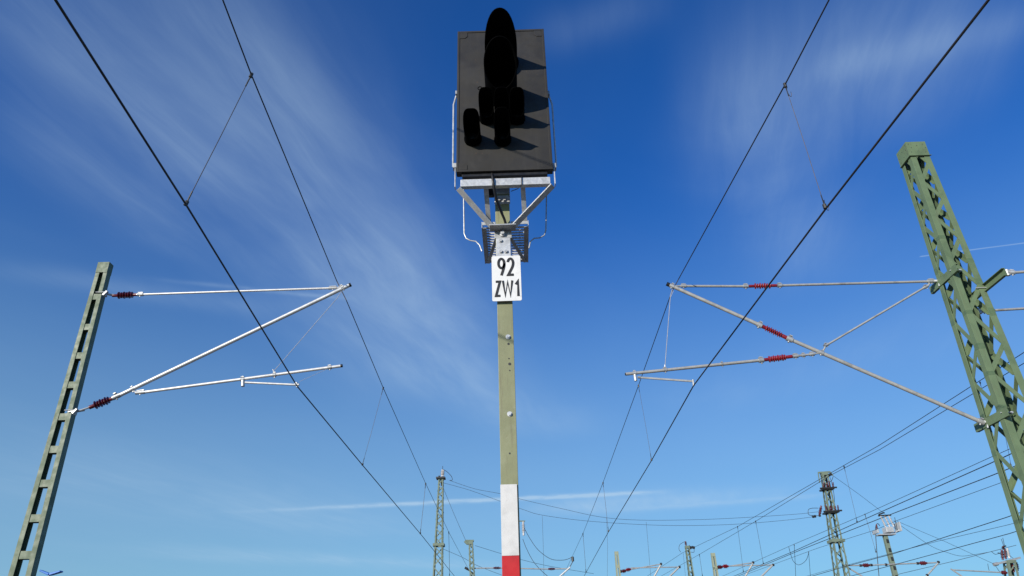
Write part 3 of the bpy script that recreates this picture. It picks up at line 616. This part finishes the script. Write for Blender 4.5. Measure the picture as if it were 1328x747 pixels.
dropper('leftmost faint dropper under the sloping pair, above the tip of a far cantilever', Z(956.5, 683, 5.55), Z(964, 741, 3.9), .0065, far=True)
dropper('short faint dropper beside the small mast with a black insulator arm', Z(907, 719, 5.45), Z(911, 747, 4.4), .008, far=True)
dropper('thin dropper crossing the upper bundle between tall mast and small pole with box', Z(1121.7, 667, 5.5), Z(1136, 716, 3.9), .007, far=True)
dropper('left vertical cord of the hanging wire loop right of the far masts', Z(1030, 706.5, 5.5), Z(1032, 748, 4.4), .011, WIRE, far=True)
dropper('right vertical cord of the hanging wire loop right of the far masts', Z(1048.7, 716, 5.5), Z(1051, 748, 4.5), .011, WIRE, far=True)
dropper('dark dropper with a ring seen through the lattice of the right mast', Z(1303, 562, 5.0), Z(1311.5, 605.5, 3.9), .004, WIRE, True)
dropper('tiny dropper hanging from the upper close pair inside the lattice mast', Z(1271, 496, 5.6), Z(1274, 509, 5.25), .004, WIRE)
wire('jumper_cable', 'hanging U-shaped jumper cable between two vertical cords on the lower right', 'cable', 'jumper cables', [Z(1023, 709.5, 5.4), Z(1025.5, 719, 5.2), Z(1029, 728, 5.05), Z(1035, 732.5, 4.95), Z(1041, 730.5, 4.95), Z(1046, 725.5, 5.0), Z(1048.5, 718, 5.1)], .012, smooth_path=True)

# ------------------------------------------------------------------ far masts
def far_lattice(label, top, low, Y, wpx0, wpx1, mtl=G_FAR, spacing=1.15, plumb=False, name='lattice_mast'):
    T = atY(*top, Y); L_ = atY(*low, Y); d = L_-T; 
    px = lambda v, u: (ray(u, v).dot(Fv)*Y/ray(u, v).y)/FPX
    w0, w1 = wpx0*px(top[1], top[0]), wpx1*px(low[1], low[0]); k = T.z/(T.z-L_.z)
    G_ = T+d*k; wg = w0+(w1-w0)*k
    o = thing(name, label, 'mast', (G_.x, G_.y, 0), 'lattice masts in the distance')
    wd = lambda z_: w0+(wg-w0)*(T.z-z_)/T.z; ax = lambda z_: T+(G_-T)*((T.z-z_)/T.z)
    cs_ = [(-1, -1), (1, -1), (1, 1), (-1, 1)]; cn = lambda i, z_: ax(z_)+Vector((cs_[i][0]*wd(z_)/2, cs_[i][1]*wd(z_)/2, 0))
    la = max(.07, w0*.26)
    for i in range(4): MB().angle(cn(i, 0), cn(i, T.z), la, .012, (-cs_[i][0], 0, 0), (0, -cs_[i][1], 0)).build('leg', mtl, o)
    for i in range(4):
        q = MB(); z_ = T.z-.15; s_ = 0; j = (i+1) % 4
        while z_ > .4:
            z2 = z_-wd(z_)*spacing; a_, b_ = (i, j) if s_ else (j, i); q.bar(cn(a_, z_), cn(b_, z2), .05+.03*wd(z_), .014, (cs_[i][0]+cs_[j][0], cs_[i][1]+cs_[j][1], 0)); z_ = z2; s_ ^= 1
        q.build('bracing', mtl, o)
    q = MB(); e_ = w0/2+.015; q.box((T.x-e_, T.y-e_, T.z-.18), (T.x+e_, T.y+e_, T.z)); q.build('head_plate', mtl, o)
    return o, T, ax, wd
def collar(o, ax, wd, z_, dz=.16, g=.10, mtl=G_FAR):
    q = MB(); a = ax(z_); w = wd(z_)/2+g
    for (x0_, y0_, x1_, y1_) in ((-w, -w, w, -w+.06), (-w, w-.06, w, w), (-w, -w+.061, -w+.06, w-.061), (w-.06, -w+.061, w, w-.061)): q.box((a.x+x0_, a.y+y0_, z_-dz/2), (a.x+x1_, a.y+y1_, z_+dz/2))
    q.build('collar', mtl, o)
def far_insul(o, p0, p1, r=.09, mtl=DRED, n=5): return insulator('insulator', p0, p1, r, r*.45, o, mtl, n)

AY = 50
ma, T, ax, wd = far_lattice('tall slender lattice mast with a grey insulator stack on top, left of the signal post', (572, 619), (568, 747), AY, 6.3, 12.5)
collar(ma, ax, wd, atY(570, 707, AY).z)
q = MB(); q.box((T.x-.32, T.y-.3, T.z-.12), (T.x+.30, T.y+.3, T.z-.02)); q.build('platform', DARKM, ma)
far_insul(ma, atY(573, 618, AY), atY(573.6, 609, AY), .10, CERAM, 5); far_insul(ma, atY(574.6, 617.5, AY), atY(575, 609.5, AY), .09, CERAM, 5)
q = MB(); q.tube(atY(574, 609.5, AY), atY(574.2, 604.5, AY), .018, 6); q.tube(atY(573.6, 609.5, AY), atY(575.8, 609.5, AY), .03, 6); q.tube(atY(570, 617, AY), atY(568, 620.5, AY), .06, 6); q.tube(atY(573, 624, AY), atY(573, 630, AY), .07, 6); q.build('spike', DARKM, ma, smooth=True)
MB().path(catmull([atY(575, 609, AY), atY(580, 612, AY), atY(585.5, 618, AY), atY(586.5, 622.5, AY), atY(583, 623, AY)]), .018, 6).build('jumper_loop', WIRE, ma, smooth=True)

BY = 46
mbm, T, ax, wd = far_lattice('small lattice mast with a short insulated head arm, just left of the red-and-white marker board', (610.5, 702), (612.5, 747), BY, 5.4, 6.6)
q = MB(); q.bar(atY(614.5, 701.5, BY), atY(604, 701.5, BY), .12, .12); q.tube(atY(603, 701.5, BY), atY(607, 705.5, BY), .09, 8); q.tube(atY(606, 702, BY), atY(609, 706, BY), .08, 8); q.build('head_arm', G_FAR, mbm)
cb_ = thing('cantilever', 'far horizontal cantilever with two dark insulators running behind the marker board', 'cantilever', atY(612, 737, BY), 'overhead line cantilevers')
q = MB().tube(atY(615, 737, BY), atY(640, 736.6, BY), .035, 8); q.tube(atY(649, 736.6, BY), atY(711, 738, BY), .035, 8); q.tube(atY(719, 737.8, BY), atY(737, 737.5, BY), .035, 8); q.build('top_tube', ALU_D, cb_, smooth=True)
far_insul(cb_, atY(640, 736.6, BY), atY(649, 736.6, BY), .10); far_insul(cb_, atY(711, 737.9, BY), atY(719.5, 737.8, BY), .10)
MB().tube(atY(739.5, 735.5, BY), atY(722, 751, BY), .045, 8).build('diagonal_tube', ALU, cb_, smooth=True)
q = MB().tube(atY(603, 736, BY), atY(607, 738.5, BY), .07, 8); q.tube(atY(606, 738, BY), atY(614, 744, BY), .04, 8); q.tube(atY(742.4, 722, BY), atY(743, 728, BY), .08, 8); q.tube(atY(743, 728, BY), atY(738, 737, BY), .025, 6); q.build('clamp', DARKM, cb_, smooth=True)
# mast behind the post with a visible insulator stack
me_, T, ax, wd = far_lattice('far lattice mast behind the marker board, only its pale hanging insulator showing on the right', (667, 676), (668, 747), BY, 5, 7)
q = MB().bar(atY(668, 675.8, BY), atY(681, 675.8, BY), .06, .06); q.build('head_arm', G_FAR, me_)
far_insul(me_, atY(678.6, 676.5, BY), atY(679, 694.5, BY), .11, CERAM, 6)

CY = 46
mc, T, ax, wd = far_lattice('tall lattice mast with trapezoid head frame and two dark insulator platforms', (1068.5, 613), (1092, 747), CY, 7.2, 15.5)
q = MB(); q.bar(atY(1061, 613, CY), atY(1076.5, 612, CY), .09, .09); q.bar(atY(1076.5, 612, CY), atY(1080, 617, CY), .07, .07); q.bar(atY(1074, 619, CY), atY(1077, 613, CY), .06, .06); q.bar(atY(1061, 613, CY), atY(1063, 626, CY), .05, .05); q.build('head_frame', G_FAR, mc)
q = MB()
for k_ in range(2): q.tube(atY(1070+k_*5, 619.5-k_*3, CY), atY(1073+k_*5, 615.5-k_*1, CY), .08, 8)
q.build('strain_clamp', DARKM, mc)
for (vv, n_, sp_) in ((635, 4, 5.2), (665, 5, 4.6)):
    uc = 1068.5+(vv-613)*.175; z_ = atY(uc, vv, CY).z; a = ax(z_); w = wd(z_)/2+.14
    q = MB().box((a.x-w, a.y-w, z_-.045), (a.x+w, a.y+w, z_+.045)); q.tube((a.x-w-.2, a.y-w, z_+.02), (a.x+w+.15, a.y-w, z_+.05), .05, 8); q.build('platform', DARKM, mc)
    for k_ in range(n_):
        xx = a.x-w+.05+(2*w-.1)*k_/(n_-1); far_insul(mc, (xx, a.y-w+.05, z_+.045), (xx+random.uniform(-.1, .1), a.y-w+.05, z_+random.uniform(.34, .5)), .06, DRED, 4)
far_insul(mc, atY(1062.5, 669, CY), atY(1065, 656, CY), .10, DRED, 5)
q = MB(); 
for (u_, v_) in ((1054.5, 670), (1057, 669.6), (1063, 668.5)): q.tube(atY(u_-1, v_, CY), atY(u_+1, v_, CY), .08, 8)
q.build('strain_clamp', DARKM, mc)
collar(mc, ax, wd, atY(1083, 702, CY).z)
MB().path(catmull([atY(1063, 669, CY), atY(1050, 668, CY), atY(1048, 664, CY), atY(1049, 660.5, CY), atY(1054, 659, CY), atY(1061, 659, CY)]), .016, 6).build('jumper_loop', WIRE, mc, smooth=True)
MB().path(catmull([atY(1076, 618, CY), atY(1079, 628, CY), atY(1082, 645, CY), atY(1081.5, 660, CY)]), .014, 6).build('jumper_loop', WIRE, mc, smooth=True)
MB().path(catmull([atY(1071, 619, CY), atY(1074, 624.5, CY), atY(1078, 624, CY), atY(1080.5, 618, CY)]), .016, 6).build('jumper_loop', WIRE, mc, smooth=True)
cc = thing('cantilever', 'far cantilever with two dark red insulators on the tall mast with two platforms', 'cantilever', atY(1096, 733, CY), 'overhead line cantilevers')
q = MB().tube(atY(1096, 733.3, CY), atY(1118, 733.2, CY), .038, 8); q.tube(atY(1128, 733, CY), atY(1192, 730.4, CY), .038, 8); q.tube(atY(1202, 730.2, CY), atY(1214, 729.6, CY), .038, 8); q.build('top_tube', ALU_D, cc, smooth=True)
far_insul(cc, atY(1118, 733.2, CY), atY(1128, 733, CY), .12); far_insul(cc, atY(1192, 730.4, CY), atY(1202, 730.2, CY), .12)
MB().tube(atY(1218, 728.6, CY), atY(1199, 750, CY), .045, 8).build('diagonal_tube', ALU_D, cc, smooth=True)
MB().tube(atY(1098, 735, CY), atY(1120, 748.5, CY), .045, 8).build('brace_tube', ALU_D, cc, smooth=True)
q = MB()
for (u_, v_) in ((1217, 729), (1202.5, 746), (1116, 733.4), (1130, 732.8), (1190, 730.6), (1098, 733.5), (1149, 732.3)): q.tube(atY(u_-1.2, v_, CY), atY(u_+1.2, v_, CY), .075, 8)
q.build('clamp', DARKM, cc, smooth=True)

DY = 50
T = atY(1147.5, 694, DY); L_ = atY(1160.5, 747, DY); md_ = thing('switch_pole', 'small green pole carrying a pale platform and grey switch box', 'pole', (T.x, DY, 0))
G_ = Vector((T.x, DY, 0))
q = MB().bar(G_, T, .36, .36, (0, 1, 0), .26, .26); q.build('pole', G_FAR, md_, bevel=.02)
q = MB()
for k_ in range(8): 
    z_ = T.z-.5-k_*.55; q.box((G_.x-.06, DY-.20, z_), (G_.x+.06, DY-.10, z_+.22))
q.build('cut_out', DARKM, md_)
za = atY(1148, 691, DY).z; q = MB().box((T.x-.50, DY-.3, T.z-.02), (T.x+.62, DY+.3, T.z+.05)); q.box((T.x-.60, DY-.42, T.z+.1), (T.x-.5, DY+.42, T.z+.32)); q.box((T.x+.95, DY-.42, T.z+.18), (T.x+1.02, DY+.42, T.z+.75)); q.bar((T.x+.5, DY, T.z+.05), (T.x+1.0, DY, T.z+.3), .3, .06); q.build('platform', ZINC, md_, bevel=.01)
MB().box((T.x+.05, DY-.3, T.z+.13), (T.x+.55, DY+.3, T.z+.48)).build('switch_box', ZINC, md_, bevel=.02)
for k_ in range(3): far_insul(md_, (T.x+.15+k_*.27, DY-.1, T.z+.5), (T.x+.0+k_*.27, DY-.1, T.z+1.2), .085, CERAM, 5)
q = MB().tube((T.x-.15, DY-.1, T.z+1.22), (T.x+.7, DY-.1, T.z+1.24), .05, 6); q.tube((T.x-.1, DY-.1, T.z+1.3), (T.x+.3, DY-.1, T.z+1.42), .05, 6); q.tube((T.x+.9, DY, T.z+.3), (T.x+.95, DY, T.z+1.1), .02, 6); q.build('switch_rod', DARKM, md_)
far_insul(md_, atY(1138, 690, DY), atY(1136.5, 680, DY), .08, DRED, 4)
MB().path(catmull([atY(1141, 682, DY), atY(1138, 679, DY), atY(1135.5, 684, DY), atY(1136, 700, DY), atY(1138, 725, DY), atY(1140, 748, DY)]), .022, 6).build('down_cable', WIRE, md_, smooth=True)

IY = 52
T = atY(1308, 727, IY); mi, T, ax, wd = far_lattice('short lattice mast crowded with dark insulators and spikes at the bottom right corner', (1308.5, 727), (1312, 747), IY, 10.5, 12)
q = MB().bar(atY(1290, 732, IY), atY(1322, 723.5, IY), .3, .12); q.tube(atY(1288.5, 732.3, IY), atY(1294, 731, IY), .11, 8); q.build('platform', ZINC_D, mi)
for (a_, b_, c_, d_) in ((1300.5, 726, 1299, 713), (1304.5, 725, 1303, 712), (1302, 713, 1300.5, 708.5), (1309, 724, 1306, 711), (1315, 742, 1313, 731), (1320, 740, 1318, 729)): far_insul(mi, atY(a_, b_, IY), atY(c_, d_, IY), .12, DRED if a_ != 1309 else CERAM, 5)
q = MB().tube(atY(1302, 709, IY), atY(1298.5, 699, IY), .018, 6); q.tube(atY(1303, 709, IY), atY(1300.5, 697.5, IY), .018, 6); q.tube(atY(1300, 709, IY), atY(1304.5, 708, IY), .05, 6); q.tube(atY(1294, 717, IY), atY(1302, 719, IY), .03, 6); q.build('spike', DARKM, mi)
for (a, b) in (((1286, 715.5), (1295, 718)), ((1300, 709), (1318, 727)), ((1290, 732), (1303, 747)), ((1281, 731), (1283, 740))): MB().path(catmull([atY(*a, IY), atY((a[0]+b[0])/2, (a[1]+b[1])/2+2, IY), atY(*b, IY)]), .016, 6).build('jumper_loop', WIRE, mi, smooth=True)
ci = thing('cantilever', 'far cantilever with a raised capped tip at the bottom right, left of the insulator-laden mast', 'cantilever', atY(1308, 742, IY), 'overhead line cantilevers')
MB().tube(atY(1235, 739, IY), atY(1298, 742.4, IY), .04, 8).build('top_tube', ALU_D, ci, smooth=True)
far_insul(ci, atY(1298, 742.4, IY), atY(1306, 742.8, IY), .13); MB().tube(atY(1233, 737.8, IY), atY(1250, 749, IY), .05, 8).build('diagonal_tube', ALU_D, ci, smooth=True)

def ladder(label, top, low, Y, w0, wl, cant_label, tips, ins, hinge):
    T = atY(*top, Y); L_ = atY(*low, Y); G_ = Vector((T.x, Y, 0)); px = ray(*top).dot(Fv)*Y/ray(*top).y/FPX
    o = thing('ladder_mast', label, 'mast', G_, 'pale ladder-type masts in the distance'); a, b = w0*px/2, (w0*px/2)+T.z*.012
    for s_ in (-1, 1):
        MB().bar((G_.x+s_*(b-.05), Y, 0), (T.x+s_*(a-.05), Y, T.z), .09, .20, (0, 1, 0)).build('channel', G_PALE, o)
    z_ = T.z-.13; 
    q = MB()
    while z_ > .3: w_ = a+(b-a)*(T.z-z_)/T.z; q.box((T.x-w_+.01, Y-.112, z_-.07), (T.x+w_-.01, Y-.1005, z_+.11)); z_ -= .72
    q.build('cross_plate', G_PALE, o)
    c_ = thing('cantilever', cant_label, 'cantilever', atY(*hinge, Y), 'overhead line cantilevers')
    q = MB()
    for (s0, tip, foot) in tips: q.tube(atY(*s0, Y), atY(*tip, Y), .03, 8)
    q.build('top_tube', ALU_D, c_, smooth=True)
    for (s0, tip, foot) in tips: MB().tube(atY(tip[0]+.5, tip[1]-1, Y), atY(*foot, Y), .045, 8).build('diagonal_tube', ALU_D, c_, smooth=True)
    for (p0, p1, mt_) in ins: far_insul(c_, atY(*p0, Y), atY(*p1, Y), .12, mt_, 5)
    q = MB()
    for (s0, tip, foot) in tips: q.tube(atY(tip[0]-1.5, tip[1], Y), atY(tip[0]+1, tip[1], Y), .07, 8)
    q.tube(atY(hinge[0]-1, hinge[1], Y), atY(hinge[0]+2, hinge[1], Y), .09, 8); q.build('clamp', DARKM, c_, smooth=True)
ladder('left one of two short pale green ladder-type masts on the skyline right of the signal', (799.3, 715.3), (802, 747), 45, 5.0, 6,
       'far twin-tube cantilever with red insulators on the left short pale mast', [((818, 738.5), (857.5, 731.5), (846, 752)), ((818, 736.5), (881.5, 735.3), (864, 752))],
       [((806, 741), (812, 740.2), DRED), ((811.5, 739.2), (818, 738.2), RED)], (804, 741))
ladder('right one of two short pale green ladder-type masts on the skyline right of the signal', (924.3, 717.3), (928, 747), 45, 5.2, 6,
       'far twin-tube cantilever with dark and red insulators on the right short pale mast', [((944, 734.5), (977, 729.5), (964, 752)), ((944, 734.2), (1003, 732.6), (983, 752))],
       [((930, 735.5), (937, 735.3), DRED), ((937, 734.5), (944.5, 734.3), RED)], (929, 736))
GY = 58
mg, T, ax, wd = far_lattice('slim lattice mast with a small insulated arm, between the two short pale masts', (891, 708), (896.5, 747), GY, 5.0, 6.5)
q = MB().tube(atY(889, 709, GY), atY(900.5, 709.5, GY), .05, 8); q.tube(atY(893, 708, GY), atY(897, 711.5, GY), .09, 8); q.tube(atY(897, 709.5, GY), atY(901, 710.5, GY), .10, 8); q.build('head_arm', DARKM, mg)
far_insul(mg, atY(889.7, 707.5, GY), atY(889, 702, GY), .10, DRED, 4)
MB().path(catmull([atY(889, 702, GY), atY(882, 706, GY), atY(880.5, 712, GY), atY(883, 716, GY)]), .016, 6).build('jumper_loop', WIRE, mg, smooth=True)
MB().path(catmull([atY(900, 710.5, GY), atY(900, 716, GY), atY(896, 716, GY)]), .016, 6).build('jumper_loop', WIRE, mg, smooth=True)

# feeders and span wires between the far masts
fw = 'feeder and span wires between the far masts'
F = lambda u, v, Y=49: atY(u, v, Y)
def fwire(name, label, pts, r=.014, sp=True): return wire(name, label, 'wire', fw, pts, r*.78, mtl=WIRE, smooth_path=sp)
fwire('span_wire', 'upper sagging span wire from the tall slender mast across behind the marker board', [F(583, 623), F(616, 634), F(650, 640.5), F(680, 648.5), F(730, 660), F(780, 670.6), F(830, 674.5), F(900, 674), F(960, 671.5), F(1030, 667), F(1062, 663.6, 47)], .013)
fwire('span_wire', 'lower sagging span wire from the tall slender mast to the mast with dark platforms', [F(574.5, 626), F(610, 636), F(650, 650.5), F(679, 661), F(703, 668), F(760, 675.5), F(838, 680.6), F(900, 681.5), F(960, 679.5), F(1020, 674.5), F(1056, 670, 47)], .013)
fwire('feeder_wire', 'straight wire sloping steeply from the slender mast head to the small mast arm', [F(574.7, 632.5), F(589, 667), F(604, 701, 46)], .013)
fwire('feeder_wire', 'faint wire from the small mast left of the marker board sloping right behind it', [F(616, 707.5, 46), F(650, 718, 47), F(679, 726.5, 48), F(714, 734.5, 49), F(770, 744, 52)], .013)
fwire('feeder_wire', 'faint wire from the collar of the slender mast sloping to the bottom edge', [F(574.8, 712), F(600, 723), F(618, 733), F(651, 746)], .013)
fwire('jumper_cable', 'slack upper curved cable from behind the post up to the far messenger wire', [F(680, 685, 46), F(687, 698, 46), F(696, 711, 46), F(706, 720, 46), F(716, 725.5, 46), F(727, 726.5, 46), F(735, 725.5, 46), F(742, 722.5, 46)], .018)
fwire('jumper_cable', 'slack lower curved cable falling from behind the post to the bottom edge', [F(678, 699, 46), F(683, 712, 46), F(691, 727, 46), F(700, 738, 46), F(711, 748, 46)], .018)
fwire('hanger_wire', 'thin vertical hanger under the span wire just right of the marker board', [F(703.3, 669.5), F(704.5, 708), F(705.5, 748)], .010, False)
fwire('hanger_wire', 'thin vertical hanger under the span wire above the left short pale mast', [F(838, 677), F(841, 712), F(844, 748)], .010, False)
fwire('hanger_wire', 'thin vertical hanger near the right-track contact wire, under the fading trail', [F(786.5, 671), F(788, 708), F(787.5, 748)], .009, False)
fwire('hanger_wire', 'faint vertical hanger above the left cantilever tip of the short pale mast', [F(886, 717), F(887.5, 732), F(889, 748)], .009, False)
fwire('feeder_wire', 'straight wire from the trapezoid head frame down to the switch pole', [F(1080.5, 617, 46), F(1114, 641, 48), F(1148, 667, 50)], .013, False)
fwire('feeder_wire', 'slack cable from the switch pole dipping towards the insulator-laden corner mast', [F(1159, 675, 50), F(1183, 692, 50), F(1208.7, 708.8, 51), F(1227, 716, 51), F(1245, 721, 51), F(1262, 719.5, 52), F(1285.5, 715.5, 52)], .015)
fwire('feeder_wire', 'straight cable from the switch pole to the left end of the corner mast platform', [F(1163.5, 676, 50), F(1225, 702, 51), F(1288, 731, 52)], .014, False)
q = MB()

# blue twin-headed lamp beyond the left mast
LYY = 32
lp = thing('yard_lamp', 'small blue V-shaped twin lamp head poking up beside the foot of the left mast', 'lamp', (atY(64, 747, LYY).x, LYY, 0))
T = atY(64, 746, LYY); MB().tube((T.x, LYY, 0), T, .07, 10, .045).build('pole', ZINC_D, lp, smooth=True)
for (a, b) in (((64.5, 745), (53, 740)), ((65, 745), (80, 741))):
    q = MB(); P0, P1 = atY(*a, LYY), atY(*b, LYY); q.bar(P0, P1, .20, .10, (0, 0, 1), .26, .06); q.build('lamp_head', BLUEP, lp, bevel=.02)
